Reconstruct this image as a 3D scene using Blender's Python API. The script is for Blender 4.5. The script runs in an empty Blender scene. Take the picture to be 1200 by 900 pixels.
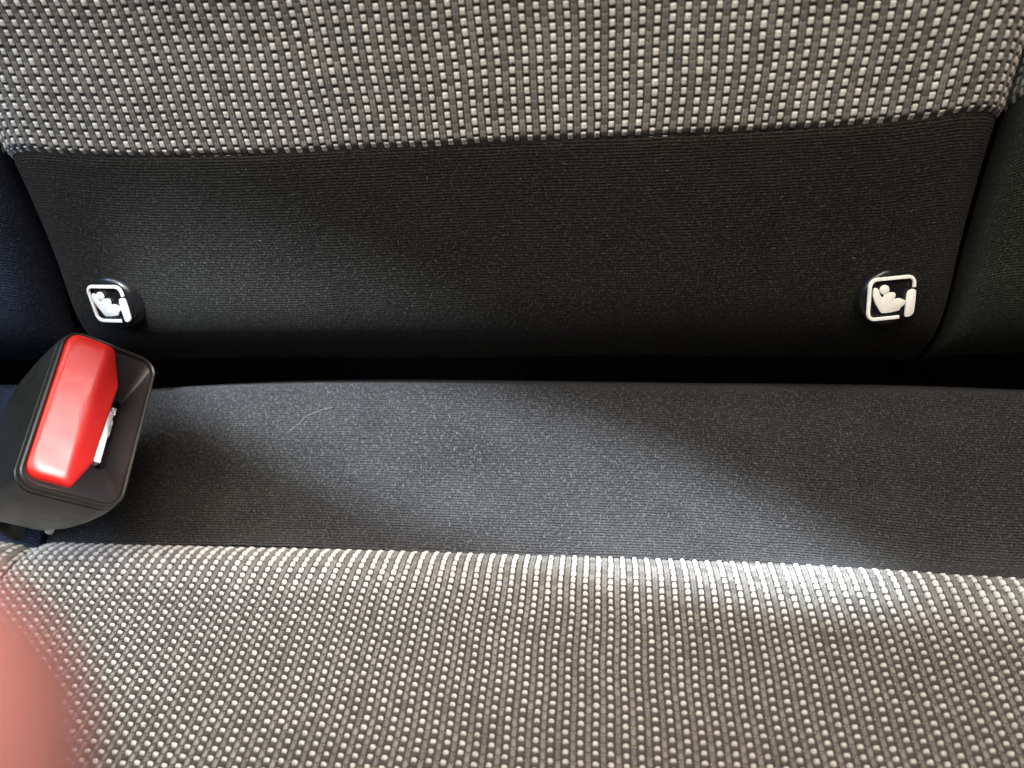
import math, random
import numpy as np
# ---------------------------------------------------------------- frames
# "view frame": x along the seat, Y up the picture, Z away from the lens (metres).
PITCH = math.radians(44.0); YAW = math.radians(7.0)
CAM = np.array([0.0, 0.0, 0.72])
F0 = np.array([0.0, math.cos(PITCH), -math.sin(PITCH)])
U0 = np.array([0.0, math.sin(PITCH), math.cos(PITCH)])
R0 = np.array([1.0, 0.0, 0.0])
def W(P):
    P = np.asarray(P, float)
    return CAM + P[..., 0:1]*R0 + P[..., 1:2]*U0 + P[..., 2:3]*F0
def lerp(a, b, t): return a+(b-a)*t
def sstep(a, b, x):
    t = np.clip((np.asarray(x, float)-a)/(b-a), 0, 1); return t*t*(3-2*t)

class Profile:
    """side profile of a cushion: smooth curve through (Y, Z) points, by arc length, t = 0 at the seam"""
    def __init__(s, pts, seam):
        P = np.array(pts, float)
        n = len(P); k = np.arange(n)
        # centripetal-ish catmull rom
        out = []
        for i in range(n-1):
            p0 = P[max(i-1, 0)]; p1 = P[i]; p2 = P[i+1]; p3 = P[min(i+2, n-1)]
            d1 = np.linalg.norm(p1-p0)**.5 or None; d2 = np.linalg.norm(p2-p1)**.5; d3 = np.linalg.norm(p3-p2)**.5 or None
            m1 = (p2-p1) if d1 is None else ((p1-p0)/d1-(p2-p0)/(d1+d2)+(p2-p1)/d2)*d2
            m2 = (p2-p1) if d3 is None else ((p2-p1)/d2-(p3-p1)/(d2+d3)+(p3-p2)/d3)*d2
            for t in np.linspace(0, 1, 60, endpoint=False):
                t2 = t*t; t3 = t2*t
                out.append((2*t3-3*t2+1)*p1+(t3-2*t2+t)*m1+(-2*t3+3*t2)*p2+(t3-t2)*m2)
        out.append(P[-1]); Q = np.array(out)
        L = np.concatenate([[0], np.cumsum(np.linalg.norm(np.diff(Q, axis=0), axis=1))])
        L -= L[seam*60]
        s.L = L; s.Q = Q; s.t0 = L[0]; s.t1 = L[-1]
    def __call__(s, t):
        return np.interp(t, s.L, s.Q[:, 0]), np.interp(t, s.L, s.Q[:, 1])

def px(y, Z): return (-(y-450)/906.0*Z, Z)
BACK = Profile([(0.330, 0.055), (0.230, 0.112), px(-200, .192), px(0, .2195), px(90, .232), px(170, .244), px(260, .2575), px(350, .2705), px(374, .2765), px(393, .2845), px(408, .2960), px(417, .3120), px(419, .335), px(430, .36)], 5)
CUSH = Profile([(-.235, .03), (-.180, .110), (-.1325, .1746), (-.101, .218), (-.0694, .262), (-.0648, .2695), (-.0628, .2752), (-.0624, .2785), (-.0605, .2815), (-.044, .2895), (-.022, .2985), (-.009, .3048), (-.0020, .3090), (0.0, .322), (-.004, .36)], 7)

def cross(u, xl, xr, rl, rr, crown=.06):
    """cross-section of a padded panel: u = metres across the cloth, returns x, depth (rolls over at both edges)"""
    U = np.linspace(xl-.09, xr+.09, 4001)
    fl = np.clip((xl+rl*.45-U)/rl + 0.0, 0, None); fr = np.clip((U-(xr-rr*.45))/rr, 0, None)
    xc = (xl+xr)/2; hw = (xr-xl)/2
    ph = np.sign(U-xc)*crown*np.abs((U-xc)/hw)**2 - 1.45*sstep(0, 1.35, fl)+1.45*sstep(0, 1.35, fr)
    ph = np.clip(ph, -1.5, 1.5)
    du = U[1]-U[0]
    x = np.concatenate([[0], np.cumsum(np.cos((ph[1:]+ph[:-1])/2)*du)]); d = np.concatenate([[0], np.cumsum(np.sin((ph[1:]+ph[:-1])/2)*du)])
    ic = np.argmin(np.abs(U-xc)); x += xc-x[ic]; d -= d[ic]
    return np.interp(u, U, x), np.interp(u, U, d)

BN = np.array([0.0, -.20, .98])     # straight into the backrest
class Surf:
    def __init__(s, prof, xl, xr, rl, rr, back, seam=lambda u: 0*u, crown=.06, taper=lambda t: 1+0*t, xc=0., extra=None):
        s.__dict__.update(prof=prof, xl=xl, xr=xr, rl=rl, rr=rr, back=back, seam=seam, crown=crown, taper=taper, xc=xc, extra=extra)
    def __call__(s, u, v):
        """u across, v down the cloth from the seam (v<0 above the seam)"""
        u, v = np.broadcast_arrays(np.asarray(u, float), np.asarray(v, float))
        t = v+s.seam(u)
        x, d = cross(u, s.xl, s.xr, s.rl, s.rr, s.crown)
        Y, Z = s.prof(t)
        x = s.xc+(x-s.xc)*s.taper(t)
        P = np.stack([x, Y+d*s.back[1], Z+d*s.back[2]], -1)
        if s.extra is not None: P = s.extra(P, u, v, t)
        return P
def project(P):
    X, Y, Z = P[..., 0], P[..., 1], P[..., 2]
    Xc = X*math.cos(YAW)+Z*math.sin(YAW); Zc = Z*math.cos(YAW)-X*math.sin(YAW)
    return 600+906*Xc/Zc, 450-906*Y/Zc
BXL, BXR, CXL = -.2015, .109, -.222
BS_X = [-.24, -.198, -.182, -.161, -.116, -.072, -.03, .01, .048, .073, .098, .109, .113, .15]
BS_Y = [-.014, -.0059, -.0035, -.0015, -.0003, -.0008, -.0012, -.0012, -.0019, -.0028, -.0046, -.0065, -.0078, -.018]
CS_X = [-.26, -.221, -.187, -.134, -.083, -.035, .027, .084, .118, .136, .3]
CS_Y = [.006, .0033, .0028, .0027, .0025, .0019, .0011, -.0017, -.0050, -.0059, -.006]
AMB = .015
def LIGHTS():
    # side window light falling steeply from the upper left
    area('window_light', (-.30, .02, 1.32), (-.12, .23, .70), .55, 2.15, (.97, 1.0, .91), .40, 95)
    # added warm fill lamp for the right of the backrest
    area('warm_fill', (.26, .08, 1.32), (.06, .21, .66), .32, 1.1, (1.0, .82, .69), .32, 85)
    # added warm lamp above the seat, narrowed to the front of the cushion
    area('cushion_fill', (.06, -.12, 1.10), (-.02, -.01, .48), .30, .48, (1.0, .74, .57), .30, 50)
    # cool spot squeezed to an ellipse, added for the light patch on the strip
    o = spot('patch_spot', (-.04, .02, 1.38), (-.048, .191, .494), 150, (.78, .89, 1.0), 20.5, .34, .012); o.scale = (1, .185, 1)
    o.rotation_euler.rotate_axis('Z', math.radians(-20))
    o = spot('crest_spot', (.14, .262, 1.38), (.140, .147, .476), 16, (.66, .84, 1.0), 14, .6, .02); o.scale = (1, .17, 1)  # added thin cool spot for a band of light along the cushion crest
    # added blue spot on the left neighbour and the strip's left end
    spot('left_blue_spot', (-.70, .02, 1.0), (-.30, .20, .55), 55, (.42, .60, 1.0), 24, 1.0, .20)
    # narrow spot added to put glare on the buckle's red button
    spot('button_glare_spot', GLARE_LOC, (-.16, .165, .545), 330, (1.0, .99, .97), 8.0, .5, .12)
GLARE_LOC = (.50, .27, .82)

# ---------------------------------------------------------------- blender side
import bpy, bmesh
random.seed(4); RNG = np.random.default_rng(7)
sc = bpy.context.scene
COL = sc.collection
def tag(o, label=None, cat=None, group=None, kind=None):
    if label: o['label'] = label
    if cat: o['category'] = cat
    if group: o['group'] = group
    if kind: o['kind'] = kind
    return o
def empty(name, loc, label, cat, group=None):
    o = bpy.data.objects.new(name, None); COL.objects.link(o); o.location = [float(a) for a in loc]
    o.empty_display_size = .02
    return tag(o, label, cat, group)
def link(name, me, mat, parent=None):
    o = bpy.data.objects.new(name, me); COL.objects.link(o)
    if mat: me.materials.append(mat)
    if parent is not None:
        o.parent = parent; o.matrix_parent_inverse.identity()
        o.location = [-c for c in parent_world(parent)]
    return o
def parent_world(p):
    x = np.array(p.location, float)
    while p.parent is not None:
        p = p.parent; x += np.array(p.location, float)
    return x
def grid_mesh(name, P, uv=None, colr=None, smooth=True):
    """P (n,m,3) world coordinates, rows run across"""
    n, m = P.shape[:2]
    ci, cj = n//2, m//2
    nn = np.cross(P[ci+1, cj]-P[ci, cj], P[ci, cj+1]-P[ci, cj])
    flip = np.dot(nn, CAM-P[ci, cj]) > 0          # faces turned to the viewer's side
    me = bpy.data.meshes.new(name)
    i = np.arange((n-1)*(m-1)); r = i//(m-1); c = i % (m-1); a = r*m+c
    q = (np.stack([a, a+m, a+m+1, a+1], 1) if flip else np.stack([a, a+1, a+m+1, a+m], 1)).astype(np.int32)
    me.vertices.add(n*m); me.vertices.foreach_set('co', P.reshape(-1).astype(np.float32))
    me.loops.add(q.size); me.loops.foreach_set('vertex_index', q.reshape(-1))
    me.polygons.add(len(q)); me.polygons.foreach_set('loop_start', np.arange(0, q.size, 4, dtype=np.int32))
    me.polygons.foreach_set('loop_total', np.full(len(q), 4, np.int32))
    me.polygons.foreach_set('use_smooth', np.full(len(q), smooth))
    me.update(calc_edges=True)
    if uv is not None:
        l = me.uv_layers.new(name='cloth'); l.data.foreach_set('uv', uv.reshape(-1, 2)[q.reshape(-1)].reshape(-1).astype(np.float32))
    if colr is not None:
        at = me.attributes.new('yarn', 'FLOAT_COLOR', 'POINT')
        c4 = np.concatenate([colr.reshape(-1, 3), np.ones((n*m, 1))], 1)
        at.data.foreach_set('color', c4.reshape(-1).astype(np.float32))
    return me
def mesh(name, verts, faces, smooth=True):
    me = bpy.data.meshes.new(name); me.from_pydata([tuple(map(float, v)) for v in verts], [], faces); me.update()
    bm = bmesh.new(); bm.from_mesh(me); bmesh.ops.recalc_face_normals(bm, faces=bm.faces); bm.to_mesh(me); bm.free()
    for p in me.polygons: p.use_smooth = smooth
    return me

# ---------------------------------------------------------------- materials
class NT:
    def __init__(s, name):
        s.m = bpy.data.materials.new(name); s.m.use_nodes = True; s.t = s.m.node_tree; s.n = s.t.nodes
        s.b = s.n['Principled BSDF']
    def node(s, typ, **kw):
        o = s.n.new(typ)
        for k, v in kw.items(): setattr(o, k, v)
        return o
    def L(s, a, b): s.t.links.new(a, b)
    def put(s, sock, v):
        if isinstance(v, (int, float)): sock.default_value = v
        elif isinstance(v, (tuple, list)): sock.default_value = v if len(v) != 3 or sock.type == 'VECTOR' else (*v, 1)
        else: s.L(v, sock)
    def M(s, op, a, b=0.0, c=0.0):
        o = s.node('ShaderNodeMath', operation=op); s.put(o.inputs[0], a); s.put(o.inputs[1], b); s.put(o.inputs[2], c); return o.outputs[0]
    def noise(s, vec, scale, detail=3, rough=.6):
        o = s.node('ShaderNodeTexNoise'); s.L(vec, o.inputs['Vector']); o.inputs['Scale'].default_value = scale
        o.inputs['Detail'].default_value = detail; o.inputs['Roughness'].default_value = rough; return o.outputs['Fac']
    def mapping(s, vec, scale=(1, 1, 1), rot=0.):
        o = s.node('ShaderNodeMapping'); s.L(vec, o.inputs['Vector']); o.inputs['Scale'].default_value = scale; o.inputs['Rotation'].default_value = (0, 0, rot); return o.outputs['Vector']
    def mr(s, x, a, b, c, d):
        o = s.node('ShaderNodeMapRange'); s.put(o.inputs[0], x); 
        for i, v in enumerate((a, b, c, d)): o.inputs[i+1].default_value = v
        return o.outputs[0]
    def mix(s, f, a, b, typ='MIX'):
        o = s.node('ShaderNodeMix', data_type='RGBA', blend_type=typ); s.put(o.inputs[0], f); s.put(o.inputs[6], a); s.put(o.inputs[7], b); return o.outputs[2]
    def bump(s, h, strength, dist):
        o = s.node('ShaderNodeBump'); s.L(h, o.inputs['Height']); o.inputs['Strength'].default_value = strength; o.inputs['Distance'].default_value = dist
        s.L(o.outputs[0], s.b.inputs['Normal'])
    def setb(s, **kw):
        for k, v in kw.items(): s.put(s.b.inputs[k.replace('_', ' ')], v)

def yarn_material():
    t = NT('woven_yarn')
    a = t.node('ShaderNodeAttribute', attribute_name='yarn')
    uv = t.node('ShaderNodeUVMap', uv_map='cloth').outputs[0]
    n1 = t.noise(t.mapping(uv, (5000, 900, 1)), 1.0, 3)
    n2 = t.noise(uv, 1900, 3)
    n3 = t.noise(uv, 22, 2)
    f = t.M('MULTIPLY', t.mr(n1, .25, .75, .72, 1.28), t.mr(n2, .3, .7, .86, 1.14))
    f = t.M('MULTIPLY', f, t.mr(n3, .3, .7, .93, 1.07))
    g = t.node('ShaderNodeCombineColor'); 
    for i in range(3): t.L(f, g.inputs[i])
    col = t.mix(1.0, a.outputs['Color'], g.outputs[0], 'MULTIPLY')
    t.setb(Base_Color=col, Roughness=.85, Sheen_Weight=.12, Sheen_Roughness=.5)
    t.b.inputs['Specular IOR Level'].default_value = .25
    t.bump(t.M('ADD', n1, n2), .35, .00025)
    return t.m
def dark_cloth(name, base=(.0140, .0132, .0112), fleck=(.12, .12, .11), wale=.00101, rib=.0013, calm=0.0):
    t = NT(name)
    uv = t.node('ShaderNodeUVMap', uv_map='cloth').outputs[0]
    wob = t.noise(uv, 90, 2)
    sx = t.node('ShaderNodeSeparateXYZ'); t.L(uv, sx.inputs[0])
    v = t.M('ADD', t.M('MULTIPLY', sx.outputs[1], 1/wale), t.mr(wob, 0, 1, -.35, .35))
    fl = t.M('FLOOR', v)
    u = t.M('ADD', t.M('MULTIPLY', sx.outputs[0], 1/rib), t.M('MULTIPLY', fl, .37))
    hv = t.M('ABSOLUTE', t.M('SINE', t.M('MULTIPLY', v, math.pi)))
    hu = t.M('ABSOLUTE', t.M('SINE', t.M('MULTIPLY', u, math.pi)))
    h = t.M('MULTIPLY', t.M('POWER', hv, 1.5), t.mr(hu, 0, 1, .7, 1))
    # loose fibres, two directions, and melange specks
    f1 = t.noise(t.mapping(uv, (2000, 620, 1), .5), 1, 3, .7)
    f2 = t.noise(t.mapping(uv, (600, 1800, 1), .35), 1, 3, .7)
    f3 = t.noise(uv, 2000, 3, .8)
    spk = t.M('MAXIMUM', t.mr(f1, .56, .70, 0, 1), t.mr(f2, .57, .72, 0, 1))
    patch = t.noise(uv, 45, 3)
    ribs = t.M('MULTIPLY', t.mr(patch, .3, .7, 1.6, .75), t.mr(sx.outputs[1], 0, .035, 1.0, .55))
    hh = t.M('ADD', t.M('MULTIPLY', h, ribs), t.M('MULTIPLY', t.mr(f3, .35, .65, 0, 1), .65))
    k = t.mr(hh, .2, 1.7, .08, 2.4)
    k = t.M('MULTIPLY', k, t.mr(patch, .3, .7, .97, 1.03))
    g = t.node('ShaderNodeCombineColor')
    for i in range(3): t.L(k, g.inputs[i])
    c = t.mix(1.0, base, g.outputs[0], 'MULTIPLY')
    c = t.mix(t.M('MULTIPLY', spk, .62), c, fleck)
    dust = t.M('MULTIPLY', t.mr(t.noise(uv, 620, 1), .735, .76, 0, 1), t.mr(t.noise(uv, 60, 2), .45, .6, 0, 1))
    c = t.mix(t.M('MULTIPLY', dust, .3), c, (.32, .31, .29))
    t.setb(Base_Color=c, Roughness=.95, Sheen_Weight=.04, Sheen_Roughness=.45)
    t.b.inputs['Specular IOR Level'].default_value = .08
    t.bump(t.M('ADD', hh, t.M('MULTIPLY', spk, .5)), .8, .00045)
    return t.m
def plastic(name, col, rough=.4, grain=2500, bump=.15, var=.08, spec=.5):
    t = NT(name)
    tc = t.node('ShaderNodeTexCoord').outputs['Object']
    n = t.noise(tc, grain, 3); n2 = t.noise(tc, 160, 4)
    c = t.mix(t.mr(n2, .3, .7, 0, 1), tuple(a*(1-var) for a in col), tuple(min(1, a*(1+var)) for a in col))
    t.setb(Base_Color=c, Roughness=t.mr(n2, .3, .7, rough*.85, rough*1.15))
    t.b.inputs['Specular IOR Level'].default_value = spec
    t.bump(n, bump, .0001)
    return t.m
M_YARN = yarn_material()
M_DARK = dark_cloth('dark_knit')
M_STRIP = dark_cloth('dark_knit_lit', base=(.030, .030, .030), fleck=(.22, .22, .222), calm=.1)  # same knit as the backrest, with extra light put into its base colour
M_BLACK = plastic('black_plastic', (.018, .018, .02), .42)
M_GLOSSB = plastic('black_clip_plastic', (.008, .008, .009), .28, bump=.05)
M_CASE = plastic('casing_plastic', (.019, .019, .016), .32, grain=1800, bump=.35)
M_WELL = plastic('slot_plastic', (.018, .016, .018), .34, grain=1500, bump=.3)
M_RED = plastic('red_plastic', (.50, .013, .011), .37, grain=1200, bump=.10, var=.04, spec=.6)
M_WHITE = plastic('white_print', (.86, .86, .82), .5, bump=.1, var=.02)
M_FIBRE = plastic('fibre', (.14, .137, .13), .8)
M_UNDER = plastic('black_felt', (.006, .006, .006), .9, spec=.05)
def metal():
    t = NT('latch_steel'); tc = t.node('ShaderNodeTexCoord').outputs['Object']; n = t.noise(tc, 500, 4)
    t.setb(Base_Color=(.72, .71, .72), Metallic=.85, Roughness=t.mr(n, .3, .7, .25, .5)); t.bump(n, .3, .0003); return t.m
M_METAL = metal()
def webbing():
    t = NT('belt_webbing'); uv = t.node('ShaderNodeTexCoord').outputs['Object']
    w = t.node('ShaderNodeTexWave'); t.L(uv, w.inputs['Vector']); w.inputs['Scale'].default_value = 500
    t.setb(Base_Color=(.015, .015, .016), Roughness=.8); t.bump(w.outputs['Fac'], .5, .0004); return t.m
M_WEB = webbing()
def skin_mat():
    t = NT('skin'); tc = t.node('ShaderNodeTexCoord').outputs['Object']; n = t.noise(tc, 120, 4); n2 = t.noise(tc, 1800, 3)
    c = t.mix(t.mr(n, .3, .7, 0, 1), (.66, .29, .29), (.74, .35, .35))
    t.setb(Base_Color=c, Roughness=.5, Subsurface_Weight=.35, Subsurface_Scale=.006); t.bump(n2, .25, .0003)
    t.b.inputs['Subsurface Radius'].default_value = (1, .3, .15); return t.m
M_SKIN = skin_mat()
M_NAIL = plastic('nail', (.75, .45, .4), .3)

# ---------------------------------------------------------------- cloth
PU, PV = .00423, .0029          # weave repeat across / down
LIGHT = np.array([.58, .57, .535]); GREY = np.array([.185, .176, .162]); GAP = np.array([.034, .031, .028]); PALE = np.array([.42, .41, .39])
def weave(u, v, relief=1.0, stagger=.5, seed=3, nap=0.0):
    """height (m) and colour of the two-tone woven cloth at cloth coordinates (m)"""
    rs = np.random.default_rng(seed)
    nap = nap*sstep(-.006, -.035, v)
    nc = 700; nr = 700
    phase = np.cumsum(rs.normal(0, .035, nc)); phase -= phase.mean(); phase = (phase-np.convolve(phase, np.ones(9)/9, 'same'))
    jh = rs.normal(0, 1, (nc, nr)); jw = rs.normal(0, 1, (nc, nr)); jx = rs.normal(0, 1, (nc, nr)); jy = rs.normal(0, 1, (nc, nr))
    # the threads are never quite straight
    uu = u/PU+.05*np.sin(v*90+u*17)+.03*np.sin(v*230+u*61); vv = v/PV+.10*np.sin(u*41+1)+.06*np.sin(u*133+v*20)
    c = np.floor(uu).astype(int); a = uu-c; ci = (c+nc//2) % nc
    vv = vv+phase[ci]
    r = np.floor(vv).astype(int); b = vv-r; ri = (r+nr//2) % nr
    # light stitch
    x = (a-.26-.010*jx[ci, ri])/((.195-.01*nap)*(1+.03*jw[ci, ri])); y = (b-.5-.02*jy[ci, ri]-.07*nap)/((.365-.175*nap)*(1+.04*jh[ci, ri]))
    q = 4+2.5*(1-nap); d = (np.abs(x)**q+np.abs(y)**q)**(1/q)
    hl = np.sqrt(np.clip(1-d**(2.6+2.2*(1-nap)), 0, 1))*(1+.08*jh[ci, ri])
    ml = sstep(1.06, .93, d)
    # grey rib: two strands, staggered half a repeat
    vg = vv+stagger; rg = np.floor(vg).astype(int); bg = vg-rg; gi = (rg+nr//2) % nr
    xg = (a-.76)/(.225-.02*nap)
    s1 = np.clip(1-(np.abs(xg)-.48)**2/.27, 0, 1)
    yg = (bg-.5)/(.5-.04*nap)
    dome = np.clip(1-np.abs(yg)**2.4, 0, 1)
    env = sstep(1.08, .9, np.abs(xg))
    hg = env*(.40*np.sqrt(s1)*.5*(1-nap)+(.55+.35*nap)*np.sqrt(dome*np.clip(1-(.5+.42*nap)*xg**2, 0, 1))+.1*(1-nap))
    mg = env*(1-nap*sstep(.70, .88, (np.abs(xg)**2.5+np.abs(yg)**2.5)**.4)*.92)
    low = sstep(.80-.12*nap, .93-.1*nap, np.abs(yg))*env          # the binding yarn that peeks between two grey loops
    pale = low*sstep(.30, .10, np.abs(np.abs(xg)-.5))*(1-nap*sstep(1.0, .94, np.abs(yg)))
    h = np.maximum(hl*ml*1.0, hg*.80)
    h = np.where(low > .5, np.maximum(h, .30*pale), h)
    streak = .70+.42*s1*np.clip(.5+.5*jh[ci, gi], 0, 1)
    cg = GREY*(streak*(1+.10*jw[ci, gi]))[..., None]
    col = GAP*np.ones(u.shape+(1,))
    col = lerp(col, cg, mg[..., None])
    col = lerp(col, GAP*1.8, (low*(.55+.4*nap))[..., None])
    col = lerp(col, PALE, (pale*.65)[..., None])
    under = sstep(.04, .12, b)*sstep(.42, .34, b)*sstep(.235, .2, np.abs(a-.26)); col = lerp(col, GREY*.33, (under*nap*.8)[..., None])  # shade below each pale stitch, painted into the yarn colour
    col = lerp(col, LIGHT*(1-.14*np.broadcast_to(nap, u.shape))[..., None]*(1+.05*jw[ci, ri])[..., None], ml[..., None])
    return h*.00085*relief, col
def surf_normal(S, u, v):
    e = .0004
    a = S(u+e, v)-S(u-e, v); b = S(u, v+e)-S(u, v-e)
    n = np.cross(b, a); n /= np.linalg.norm(n, axis=-1, keepdims=True)+1e-12
    s = np.sign(n[..., 2:3].mean()); return -n*s     # towards the viewer
def puff(v, top, k=.0022, w=.004):
    """cloth tucked into its seam: 0 at the seam, rising to k"""
    return 0
def pattern_panel(name, S, u0, u1, v0, v1, res, parent, relief=1.0, stagger=.5, seed=3, seam_at=0., tuck=.0008, nap=0.0, vfine=-.095):
    def axis(a, b, da, db):      # fine where the camera looks, coarser past the frame
        da, db = max(a, da), min(b, db); o = [np.linspace(da, db, int((db-da)/res)+1)]
        if a < da-1e-6: o.insert(0, np.linspace(a, da, int((da-a)/.0007)+2)[:-1])
        if db < b-1e-6: o.append(np.linspace(db, b, int((b-db)/.0007)+2)[1:])
        return np.concatenate(o)
    u, v = np.meshgrid(axis(u0, u1, -.245, .150), axis(v0, v1, vfine, v1), indexing='ij')
    P = S(u, v); N = surf_normal(S, u, v)
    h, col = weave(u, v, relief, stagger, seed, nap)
    dist = np.abs(v-seam_at)                         # distance to the seam
    k = sstep(0, .0028, dist)
    # the last grey ribs are pulled down into dark stitch holes
    hole = sstep(.0022, .0010, dist)[..., None]*(col.max(-1, keepdims=True) < .3)
    col = lerp(col, GAP*.5, hole*.9)
    P = P+N*(h*(.35+.65*k)-tuck*(1-k))[..., None]
    me = grid_mesh(name, W(P), np.stack([u, v], -1), col)
    return link(name, me, M_YARN, parent)
def plain_panel(name, S, u0, u1, v0, v1, res, parent, mat, seam=None, tuck=.0006, extra=None):
    nu = int((u1-u0)/res)+1; nv = int((v1-v0)/res)+1
    u, v = np.meshgrid(np.linspace(u0, u1, nu), np.linspace(v0, v1, nv), indexing='ij')
    P = S(u, v); N = surf_normal(S, u, v)
    off = 0*u
    if seam is not None: off = off-tuck*sstep(.0018, 0, np.abs(v-seam))
    off = off+.0005*np.sin(u*37+v*11)*np.sin(v*29+1)       # soft unevenness of the foam
    if extra is not None: off = off+extra(u, v)
    P = P+N*off[..., None]
    return link(name, grid_mesh(name, W(P), np.stack([u, v], -1)), mat, parent)
def core(name, S, u0, u1, v0, v1, res, parent, depth=.012, back=None):
    """black foam board behind the cloth so nothing shows through the gaps"""
    u, v = np.meshgrid(np.linspace(u0, u1, int((u1-u0)/res)+1), np.linspace(v0, v1, int((v1-v0)/res)+1), indexing='ij')
    P = S(u, v)+np.array(S.back)*depth
    return link(name, grid_mesh(name, W(P), np.stack([u, v], -1)), M_UNDER, parent)

# ---------------------------------------------------------------- the surfaces
def interp_fn(xs, ys):
    xs = np.array(xs); ys = np.array(ys)
    def f(u):      # smooth interpolation
        g = 0
        for o, w in ((-.012, .25), (0, .5), (.012, .25)): g = g+w*np.interp(u+o, xs, ys)
        return g
    return f
back_seam = interp_fn(BS_X, BS_Y)
cush_seam = interp_fn(CS_X, CS_Y)
tap = lambda t: 1-.17*np.clip(t, -.06, .12)
SB = Surf(BACK, BXL, BXR, .030, .028, BN, back_seam, .05, tap, -.046)
SBL = Surf(BACK, -.62, BXL-.022, .03, .018, BN, lambda u: -.014+0*u, .05, lambda t: 1-.22*np.clip(t, -.06, .12), -.62)
SBR = Surf(BACK, BXR+.021, .56, .018, .03, BN, lambda u: -.018+0*u, .05, lambda t: 1+.05*np.clip(t, -.06, .12), .56)
CN = np.array([0, -.62, .78])
SC = Surf(CUSH, CXL, .40, .020, .03, CN, cush_seam, .03, extra=lambda P, u, v, t: P+np.stack([0*u, sstep(.018, .066, v)*(.0027-np.where(u < -.07, .27, .11)*(u+.07)**2), 0*u], -1))
SCL = Surf(CUSH, -.62, CXL-.011, .03, .016, CN, lambda u: .002+0*u, .03)

def backrest(S, u0, u1, ures, name, label, seed, pv0=-.16, group='car seat backs'):
    c = W(S((u0+u1)/2, .03))
    t = empty('car_seat_back', c, label, 'car seat back', group)
    pattern_panel('patterned_panel', S, u0, u1, pv0, 0.0, ures, t, seed=seed, relief=.7)
    plain_panel('lower_panel', S, u0, u1, 0.0, .112, .0012, t, {5: M_SIDE, 6: M_OLIVE}.get(seed, M_DARK), seam=0.0)
    plain_panel('upper_panel', S, u0, u1, -.30, pv0, .004, t, M_DARK)
    core('foam_core', S, u0+.002, u1-.002, -.29, .045, .006, t)
    return t
M_OLIVE = dark_cloth('dark_knit_olive', base=(.024, .026, .021), fleck=(.15, .155, .135))
M_SIDE = dark_cloth('dark_knit_side', base=(.018, .026, .048), fleck=(.12, .16, .28), wale=.0012, rib=.0011)

tb = backrest(SB, BXL-.031, BXR+.031, .00023, 'car_seat_back', 'middle car seat backrest of dotted grey weave over plain black cloth, between two black gaps', 3)
tl = backrest(SBL, -.46, BXL-.022+.026, .00055, 'car_seat_back', 'bluish dark neighbouring backrest at the left edge beyond the narrow black gap', 5, -.09)
tr = backrest(SBR, BXR+.021-.024, .33, .00055, 'car_seat_back', 'dark neighbouring backrest at the right edge beyond the narrow black gap', 6, -.09)

cc = empty('seat_cushion', W(SC(.0, .03)), 'wide dark seat cushion with dotted grey woven front and plain cloth strip behind', 'car seat cushion', 'car seat cushions')
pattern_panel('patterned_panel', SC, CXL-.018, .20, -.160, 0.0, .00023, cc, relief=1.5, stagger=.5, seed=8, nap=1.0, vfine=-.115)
plain_panel('rear_strip', SC, CXL-.03, .22, 0.0, .1175, .0012, cc, M_STRIP, seam=0.0,
            extra=lambda u, v: .0012*np.sin((u+.23)*14+v*20)*sstep(0, .02, v))
plain_panel('front_panel', SC, CXL-.03, .22, -.295, -.160, .004, cc, M_STRIP)
core('foam_core', SC, CXL-.02, .215, -.29, .112, .006, cc)
cl = empty('seat_cushion', W(SCL(-.40, .03)), 'neighbouring seat cushion just showing at the left edge behind the buckle', 'car seat cushion', 'car seat cushions')
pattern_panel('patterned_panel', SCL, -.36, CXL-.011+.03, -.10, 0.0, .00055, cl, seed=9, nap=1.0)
plain_panel('rear_strip', SCL, -.45, CXL-.011+.03, 0.0, .118, .0015, cl, M_SIDE, seam=0.0)
core('foam_core', SCL, -.44, CXL-.011+.028, -.16, .112, .006, cl)

# the body of the car under the seats
me = mesh('floor', [(-1.4, -1.2, 0), (1.4, -1.2, 0), (1.4, 1.0, 0), (-1.4, 1.0, 0)], [(0, 1, 2, 3)]); fo = link('floor', me, M_UNDER); tag(fo, kind='structure')
V_, F_ = [(-1.4, .47, .002), (1.4, .47, .002), (1.4, .47, .96), (-1.4, .47, .96), (-1.4, .50, .002), (1.4, .50, .002), (1.4, .50, .96), (-1.4, .50, .96)], [(0, 1, 2, 3), (4, 5, 6, 7), (0, 1, 5, 4), (3, 2, 6, 7), (0, 3, 7, 4), (1, 2, 6, 5)]
tag(link('wall', mesh('wall', V_, F_, False), M_UNDER), kind='structure')

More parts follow.
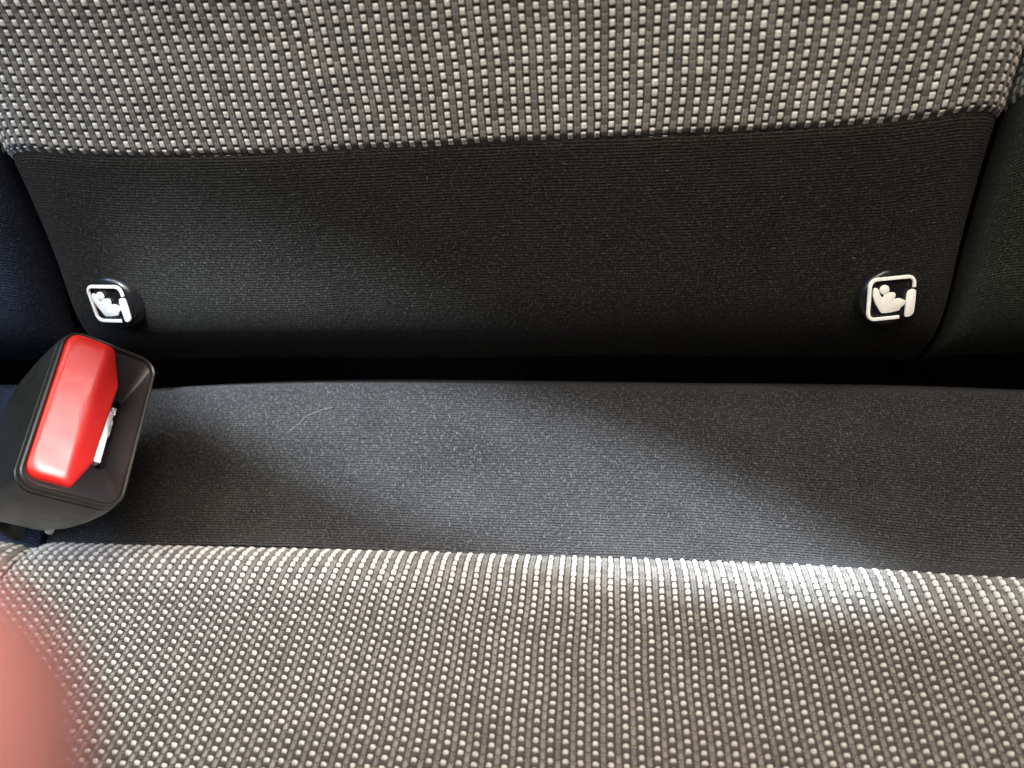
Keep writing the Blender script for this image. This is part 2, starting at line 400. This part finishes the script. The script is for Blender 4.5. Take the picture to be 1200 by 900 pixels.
# ---------------------------------------------------------------- rounded outlines and lofts
def rrect(w, h, r, n=8, cx=0, cy=0):
    o = []
    for k, (sx, sy) in enumerate(((1, 1), (-1, 1), (-1, -1), (1, -1))):
        for i in range(n+1):
            a = math.pi/2*(k+i/n); o.append((cx+sx*(w/2-r)+r*math.cos(a), cy+sy*(h/2-r)+r*math.sin(a)))
    return o
def round_poly(pts, r, n=5):
    out = []; m = len(pts)
    for i in range(m):
        p = np.array(pts[i], float); a = np.array(pts[i-1], float)-p; b = np.array(pts[(i+1) % m], float)-p
        la, lb = np.linalg.norm(a), np.linalg.norm(b); rr = min(r, la*.45, lb*.45)
        s, e = p+a/la*rr, p+b/lb*rr
        for k in range(n+1):
            t = k/n; out.append(tuple((1-t)**2*s+2*t*(1-t)*p+t*t*e))
    return out
def loft(rings, cap0=True, cap1=True):
    """rings: lists of 3d points of equal length"""
    n = len(rings[0]); V = [p for r in rings for p in r]; F = []
    for k in range(len(rings)-1):
        for i in range(n):
            j = (i+1) % n; F.append((k*n+i, k*n+j, (k+1)*n+j, (k+1)*n+i))
    if cap0: F.append(tuple(range(n))[::-1])
    if cap1: F.append(tuple((len(rings)-1)*n+i for i in range(n)))
    return V, F
def at_pose(V, c, R):
    """local (x, y, z) on axes R columns -> world"""
    V = np.array(V, float); return W(np.array(c)+V@np.array(R).T)
def auto_smooth(o, ang=35):
    o.data.set_sharp_from_angle(angle=math.radians(ang)) if hasattr(o.data, 'set_sharp_from_angle') else None
def shell(name, rings, c, R, mat, parent, cap0=True, cap1=True, ang=35):
    V, F = loft(rings, cap0, cap1); o = link(name, mesh(name, at_pose(V, c, R), F), mat, parent); auto_smooth(o, ang); return o
def extrude(outline, z0, z1, bev):
    """solid slab of an outline with a small bevel on its front (z0)"""
    P = np.array(outline); cen = P.mean(0)
    nrm = np.roll(P, -1, 0)-np.roll(P, 1, 0); nrm = np.stack([nrm[:, 1], -nrm[:, 0]], 1); nrm /= np.linalg.norm(nrm, axis=1, keepdims=True)+1e-12
    area = .5*np.sum(P[:, 0]*np.roll(P[:, 1], -1)-np.roll(P[:, 0], -1)*P[:, 1])
    nrm = nrm*np.sign(area)
    rings = []
    for f, z in ((1, z0), (.3, z0+bev*.3), (0, z0+bev)): rings.append([(x, y, z) for x, y in P-nrm*bev*f])
    rings.append([(x, y, z1) for x, y in P]); return rings

# ---------------------------------------------------------------- child seat anchor clips (parts of the middle backrest)
def unmap(px_, py_, q):
    TL, TR, BR, BL = [np.array(p, float) for p in q]
    ex = ((TR-TL)+(BR-BL))/2; ey = ((BL-TL)+(BR-TR))/2; d = np.array([px_, py_])-TL
    det = ex[0]*ey[1]-ex[1]*ey[0]
    return ((d[0]*ey[1]-d[1]*ey[0])/det-.5, .5-(ex[0]*d[1]-ex[1]*d[0])/det)
SYQ = [(252, 345), (762, 292), (726, 735), (222, 778)]
SEAT_SHAPE = [(298, 455), (322, 432), (350, 450), (366, 505), (392, 540), (408, 522), (404, 505), (462, 482), (522, 480), (533, 512), (512, 548), (578, 538), (638, 562), (622, 608), (582, 628), (570, 662), (470, 684), (378, 692), (345, 640), (312, 580), (293, 515)]
BAR = [(668, 462), (716, 444), (748, 456), (742, 560), (724, 690), (690, 722), (628, 733), (640, 600), (652, 500)]
def clip(c, R, w, h, label, rad=.0112, offx=0, offy=0):
    c = np.array(c)*1.016; w *= 1.016; h *= 1.016
    m = lambda x, y: tuple(a*b for a, b in zip(unmap(x, y, SYQ), (w, h)))
    rings = []
    for r, z in ((.0001, .0006), (rad*.6, .0006), (rad*.90, .0009), (rad*.97, .0016), (rad, .0028), (rad*1.01, .0050), (rad*1.01, .0075)):
        g = z/.009
        rings.append([(offx*g+r*math.cos(2*math.pi*i/64), offy*g+r*math.sin(2*math.pi*i/64), z) for i in range(64)])
    b = shell('anchor_clip', rings, c, R, M_GLOSSB, tb, True, True, 50); b['label'] = label
    # the printed, slightly raised sign: frame, child in seat, headrest bar
    V = []; F = []
    def add(rings_):
        v, f = loft(rings_); o = len(V); V.extend(v); F.extend([tuple(i+o for i in q) for q in f])
    out = rrect(w, h, .0030, 8); inn = rrect(w-.0024, h-.0026, .0022, 8)
    N = len(out); th = .0003
    # open frame stroke: skip the right side below its top, and the last bit of the bottom
    ring = []
    keep = []
    def dense(P):
        P = np.array(P+[P[0]]); L = np.concatenate([[0], np.cumsum(np.linalg.norm(np.diff(P, axis=0), axis=1))]); s = np.linspace(0, 1, 241)[:-1]*L[-1]
        return np.stack([np.interp(s, L, P[:, 0]), np.interp(s, L, P[:, 1])], 1)
    D = dense(out)
    seq = []
    start = None
    idx = list(range(240))
    ok = lambda p: not (p[0] > w*.40 and p[1] < h*.20) and not (p[1] < -h*.40 and p[0] > w*.20)
    k0 = next(i for i in idx if ok(D[i]) and not ok(D[i-1]))
    i = k0
    while ok(D[i % 240]): seq.append(i % 240); i += 1
    cen = []
    for i in seq:
        tg = D[(i+1) % 240]-D[i-1]; tg /= np.linalg.norm(tg); nn = np.array([-tg[1], tg[0]]); cen.append((D[i], nn))
    prof = [(0, 0), (.00022, -.00035), (.0010, -.0004), (.00120, -.0002), (.00120, th), (0, th)]
    rr_ = [[(*(p+nn*a), z) for a, z in prof] for p, nn in cen]
    add(rr_)
    poly = round_poly([m(*p) for p in SEAT_SHAPE], .0006, 3)
    pb = round_poly([m(*p) for p in BAR], .0008, 3)
    add(extrude(poly, -.0004, th, .00015))
    add(extrude(pb, -.0004, th, .0002))
    hx, hy = m(415, 455); add(extrude([(hx+.00158*math.cos(2*math.pi*i/24), hy+.00158*math.sin(2*math.pi*i/24)) for i in range(24)], -.0005, th, .0002))
    s_ = link('child_seat_sign', mesh('child_seat_sign', at_pose(V, c, R), F), M_WHITE, b); auto_smooth(s_, 40)
    return b
clip([-.1818, .0294, .2642], [[.979, -.047, .198], [-.049, .891, .451], [-.198, -.451, .87]], .0166, .0146, 'round black anchor clip with white child seat sign, the left one next to the red buckle', rad=.0103, offx=.0020, offy=-.0004)
clip([.0922, .0280, .2657], [[.972, -.035, -.231], [.105, .95, .295], [.209, -.311, .927]], .0165, .0144, 'round black anchor clip with white child seat sign, the right one far from the buckle', rad=.0097, offx=-.0006, offy=.0006)

# ---------------------------------------------------------------- the seat belt buckle
BC = [-.1678, -.011, .2359]; BR_ = [[.597, -.070, -.799], [-.359, .867, -.345], [.717, .493, .493]]
Q_, _ = np.linalg.qr(np.array(BR_)); Q_ = Q_*np.sign((Q_*np.array(BR_)).sum(0)); BR_ = Q_
bw, bh = .0320, .0566
bk = empty('seat_belt_buckle', W(np.array(BC)+BR_@np.array([0, 0, .045])), 'black seat belt buckle with a big red release button, leaning on the dark seat', 'seat belt buckle')
def R2(w, h, r, z, cx=0, cy=0): return [(x, y, z) for x, y in rrect(w, h, r, 8, cx, cy)]
# outer shell with thin bright rim, open at the front
rings = [R2(bw-.0030, bh-.0030, .0048, .0040), R2(bw-.0028, bh-.0028, .0049, .0010), R2(bw-.0022, bh-.0022, .0052, .0001), R2(bw-.0012, bh-.0012, .0057, -.0002), R2(bw-.0003, bh-.0003, .0062, .0002),
         R2(bw, bh, .0064, .0009), R2(bw+.0004, bh+.0004, .0066, .0026), R2(bw+.0002, bh+.0002, .0066, .0029), R2(bw-.0002, bh-.0002, .0065, .0031), R2(bw+.0006, bh+.0006, .0066, .0036),
         R2(bw+.0012, bh+.0008, .0066, .012, .0002, .0), R2(bw+.0014, bh-.0002, .0066, .024, .0004, .0005), R2(bw+.0008, bh-.0034, .0066, .040, .0006, .0010), R2(bw-.002, bh-.008, .007, .056, .0006, .0015), R2(bw-.006, bh-.014, .008, .064, .0006, .002), R2(bw-.012, bh-.022, .008, .068, .0006, .002)]
shell('casing', rings, BC, BR_, M_CASE, bk, False, True, 32)
fx = lambda a: (a-.5)*bw
fy = lambda b: (.5-b)*bh
# funnel to the slot: rim -> slanted walls -> slot mouth -> deep well
def rr4(a0, a1, b0, b1, r, z): 
    return [(x, y, z) for x, y in rrect((a1-a0)*bw, (b1-b0)*bh, r, 8, fx((a0+a1)/2), fy((b0+b1)/2))]
shell('slot_well', [rr4(.045, .955, .027, .973, .0048, .0008), rr4(.05, .95, .03, .97, .0046, .0014), rr4(.40, .83, .26, .74, .0012, .0085), rr4(.42, .815, .275, .725, .0010, .0095), rr4(.42, .80, .29, .71, .0010, .026)], BC, BR_, M_WELL, bk, False, True, 30)
# silver latch deep in the slot
V, F = [], []
def boxl(a0, a1, b0, b1, z0, z1, r=.0005):
    v, f = loft(extrude(rrect((a1-a0)*bw, (b1-b0)*bh, r, 3, fx((a0+a1)/2), fy((b0+b1)/2)), z0, z1, .0004)); o = len(V); V.extend(v); F.extend([tuple(i+o for i in q) for q in f])
boxl(.66, .735, .38, .72, .0050, .022); boxl(.72, .765, .42, .54, .0066, .02, .0008); boxl(.715, .775, .33, .385, .0075, .02); boxl(.72, .75, .57, .69, .0085, .02, .0006)
o = link('latch', mesh('latch', at_pose(V, BC, BR_), F), M_METAL, bk); auto_smooth(o, 30)
# red button: left flat, right facet falling away, softly bevelled
HX = [(.042, .032), (.52, .030), (.685, .225), (.655, .745), (.50, .932), (.042, .932)]
def round_each(pts, rs, n=6):
    out = []; m = len(pts)
    for i in range(m):
        p = np.array(pts[i], float); a = np.array(pts[i-1], float)-p; b = np.array(pts[(i+1) % m], float)-p
        a *= rs[i]/np.linalg.norm(a); b *= rs[i]/np.linalg.norm(b)
        for k in range(n+1):
            t = k/n; out.append(tuple((1-t)**2*(p+a)+2*t*(1-t)*p+t*t*(p+b)))
    return out
hx = round_each([(fx(a), fy(b)) for a, b in HX], [.0048, .0016, .0014, .0014, .0018, .0050])
def btn_z(x, y=0.):
    a = x/bw+.5
    return .0008*(1-(2*y/bh)**2)-.0004-.062*y+-.0010+.0034*float(sstep(.38, .70, a))+.0012*max(0, a-.44)
hx = [tuple(np.array(hx[i])*(1-f)+np.array(hx[(i+1) % len(hx)])*f) for i in range(len(hx)) for f in (np.linspace(0, 1, max(1, int(np.linalg.norm(np.array(hx[(i+1) % len(hx)])-np.array(hx[i]))/.0008)+1), endpoint=False))]
P = np.array(hx); cen = np.array([fx(.32), fy(.48)])
rings = [[(*(cen+(P-cen)*.02), btn_z(cen[0]))]*0 or [(*(cen+(p-cen)*k), 0) for p in P] for k in (.02, .25, .45, .6, .72, .82, .885, .93, .965, .985, 1.0, 1.004, 1.004)]
drop = (0, 0, 0, 0, 0, 0, .00002, .00018, .0005, .0010, .0018, .004, .012)
rings = [[(x, y, btn_z(x, y)+drop[i]) for x, y, _ in r] for i, r in enumerate(rings)]
shell('release_button', rings, BC, BR_, M_RED, bk, True, False, 60)
# stalk and webbing running down into the gap between the cushions
e = BR_@np.array([.0006, .002, .066])+np.array(BC)
pts = [e, e+BR_@np.array([0, -.006, .018]), e+np.array([-.020, -.035, .045]), e+np.array([-.026, -.075, .075])]
V, F = [], []
rings = []
for i, p in enumerate(pts):
    d = (pts[min(i+1, 3)]-pts[max(i-1, 0)]); d /= np.linalg.norm(d); a = BR_[:, 1]-d*np.dot(BR_[:, 1], d); a /= np.linalg.norm(a); b = np.cross(d, a)
    rings.append([p+a*x+b*y for x, y in rrect(.026, .005, .0022, 4)])
V, F = loft(rings); o = link('stalk', mesh('stalk', W(np.array(V)), F), M_WEB, bk); auto_smooth(o, 40)
# small bright bolt head under the casing
def tube(path, rad, n=10):
    rings = []
    for i, p in enumerate(path):
        d = np.array(path[min(i+1, len(path)-1)], float)-np.array(path[max(i-1, 0)], float); d /= np.linalg.norm(d)
        a = np.cross(d, [0, 0, 1]) if abs(d[2]) < .9 else np.cross(d, [1, 0, 0]); a /= np.linalg.norm(a); b = np.cross(d, a)
        r = rad[i] if hasattr(rad, '__len__') else rad
        rings.append([np.array(p)+r*(a*math.cos(2*math.pi*k/n)+b*math.sin(2*math.pi*k/n)) for k in range(n)])
    return loft(rings)
def view_at(x, y, Z):       # a place in the view frame, used once for small loose things
    Xc = (x-600)/906*Z; Yc = (450-y)/906*Z
    return np.array([Xc*math.cos(YAW)-Z*math.sin(YAW), Yc, Xc*math.sin(YAW)+Z*math.cos(YAW)])
q = view_at(60, 619, .285)
V, F = tube([q+np.array([-.0016, -.0022, .002]), q+np.array([-.0008, -.001, .0]), q+np.array([.0006, .0008, -.0006]), q+np.array([.0016, .0016, .001])], [.0006, .0015, .0016, .0005], 12)
o = link('bolt_head', mesh('bolt_head', W(np.array(V)), F), M_METAL, bk)

# ---------------------------------------------------------------- loose fibre lying on the strip
uu = [(-.128, .0445), (-.1245, .0475), (-.121, .0515), (-.1175, .0530), (-.1135, .0545), (-.1105, .0548)]
path = []
for i in range(len(uu)*4-3):
    k = i/4; a = np.interp(k, range(len(uu)), [x[0] for x in uu]); b = np.interp(k, range(len(uu)), [x[1] for x in uu])
    p = SC(a, b); path.append(p+np.array([0, .0004, -.0021-.0003*math.sin(i*.8)]))
V, F = tube(path, .00009, 6)
fb = link('lint_fibre', mesh('lint_fibre', W(np.array(V)), F), M_FIBRE); tag(fb, 'thin pale loose fibre lying on the dark cloth strip of the cushion', 'lint')

# ---------------------------------------------------------------- the photographer's hand: one fingertip reaches in at lower left
def cam_pt(x, y, z): return W(np.array([x*math.cos(YAW)-z*math.sin(YAW), y, x*math.sin(YAW)+z*math.cos(YAW)]))
def hand():
    J = []; E = []; Rr = []
    def add(p, r, parent=None):
        J.append(cam_pt(*p)); Rr.append(r); 
        if parent is not None: E.append((parent, len(J)-1))
        return len(J)-1
    wrist = add((-.165, -.120, -.030), .026); fore = add((-.215, -.200, -.045), .030, wrist)
    palm = add((-.140, -.075, -.018), .026, wrist)
    def chain(pts, rads, par):
        for p, r in zip(pts, rads): par = add(p, r, par)
    k1 = add((-.122, -.040, -.004), .014, palm); chain([(-.104, -.0185, .022), (-.070, -.0165, .034), (-.034, -.0155, .027), (-.0145, -.0120, .0222)], [.0105, .0108, .0098, .0084], k1)
    k2 = add((-.122, -.060, -.002), .014, palm); chain([(-.102, -.044, .026), (-.066, -.040, .038), (-.044, -.039, .036), (-.030, -.038, .034)], [.0098, .0092, .0086, .0078], k2)
    k3 = add((-.126, -.080, -.004), .013, palm); chain([(-.106, -.066, .024), (-.070, -.062, .036), (-.050, -.060, .034), (-.036, -.059, .032)], [.0094, .0088, .0082, .0074], k3)
    k4 = add((-.132, -.098, -.008), .012, palm); chain([(-.116, -.088, .018), (-.086, -.083, .030), (-.068, -.081, .028), (-.056, -.080, .026)], [.0084, .0078, .0072, .0064], k4)
    t1 = add((-.132, -.082, -.040), .016, wrist); chain([(-.108, -.055, -.052), (-.086, -.036, -.052), (-.070, -.026, -.050)], [.0115, .0105, .0085], t1)
    me = bpy.data.meshes.new('person'); me.from_pydata([tuple(p) for p in J], E, []); me.update()
    o = bpy.data.objects.new('person', me); COL.objects.link(o)
    sk = o.modifiers.new('Skin', 'SKIN'); sk.use_smooth_shade = True
    me.skin_vertices.new() if not me.skin_vertices else None
    for v, r in zip(me.skin_vertices[0].data, Rr): v.radius = (r, r)
    me.skin_vertices[0].data[0].use_root = True
    sb = o.modifiers.new('Sub', 'SUBSURF'); sb.levels = 2; sb.render_levels = 2
    dg = bpy.context.evaluated_depsgraph_get(); dg.update()
    m2 = bpy.data.meshes.new_from_object(o.evaluated_get(dg)); o.modifiers.clear(); o.data = m2; m2.name = 'person'
    m2.materials.clear(); m2.materials.append(M_SKIN)
    for p in m2.polygons: p.use_smooth = True
    return o
hd = hand(); tag(hd, 'blurred pink fingertip of the person taking the picture, reaching in at lower left', 'person')

# ---------------------------------------------------------------- camera
cam = bpy.data.cameras.new('camera'); co = bpy.data.objects.new('camera', cam); COL.objects.link(co); sc.camera = co
cam.sensor_width = 36; cam.lens = 36*906/1200; cam.clip_start = .002; cam.clip_end = 50
from mathutils import Matrix, Vector
fw = F0*math.cos(YAW)-R0*math.sin(YAW); rt = R0*math.cos(YAW)+F0*math.sin(YAW); up = U0
co.matrix_world = Matrix(((rt[0], up[0], -fw[0], CAM[0]), (rt[1], up[1], -fw[1], CAM[1]), (rt[2], up[2], -fw[2], CAM[2]), (0, 0, 0, 1)))
cam.dof.use_dof = True; cam.dof.focus_distance = .262; cam.dof.aperture_fstop = cam.lens/3.2

# ---------------------------------------------------------------- light
wd = bpy.data.worlds.new('World'); sc.world = wd; wd.use_nodes = True
wd.node_tree.nodes['Background'].inputs[0].default_value = (.80, .86, 1, 1); wd.node_tree.nodes['Background'].inputs[1].default_value = AMB
def area(name, loc, tgt, size, power, colr, sy=None, spread=180):
    l = bpy.data.lights.new(name, 'AREA'); l.energy = power; l.color = colr; l.size = size
    if sy: l.shape = 'RECTANGLE'; l.size_y = sy
    l.spread = math.radians(spread)
    o = bpy.data.objects.new(name, l); COL.objects.link(o); o.location = loc
    o.rotation_euler = (Vector(tgt)-Vector(loc)).to_track_quat('-Z', 'Y').to_euler(); return o
def spot(name, loc, tgt, power, colr, size, blend, rad):
    l = bpy.data.lights.new(name, 'SPOT'); l.energy = power; l.color = colr; l.spot_size = math.radians(size); l.spot_blend = blend; l.shadow_soft_size = rad
    o = bpy.data.objects.new(name, l); COL.objects.link(o); o.location = loc
    o.rotation_euler = (Vector(tgt)-Vector(loc)).to_track_quat('-Z', 'Y').to_euler(); return o
LIGHTS()
sc.view_settings.view_transform = 'Standard'; sc.view_settings.look = 'None'; sc.view_settings.exposure = 0.0; sc.view_settings.gamma = 1.0
sc.cycles.use_denoising = True
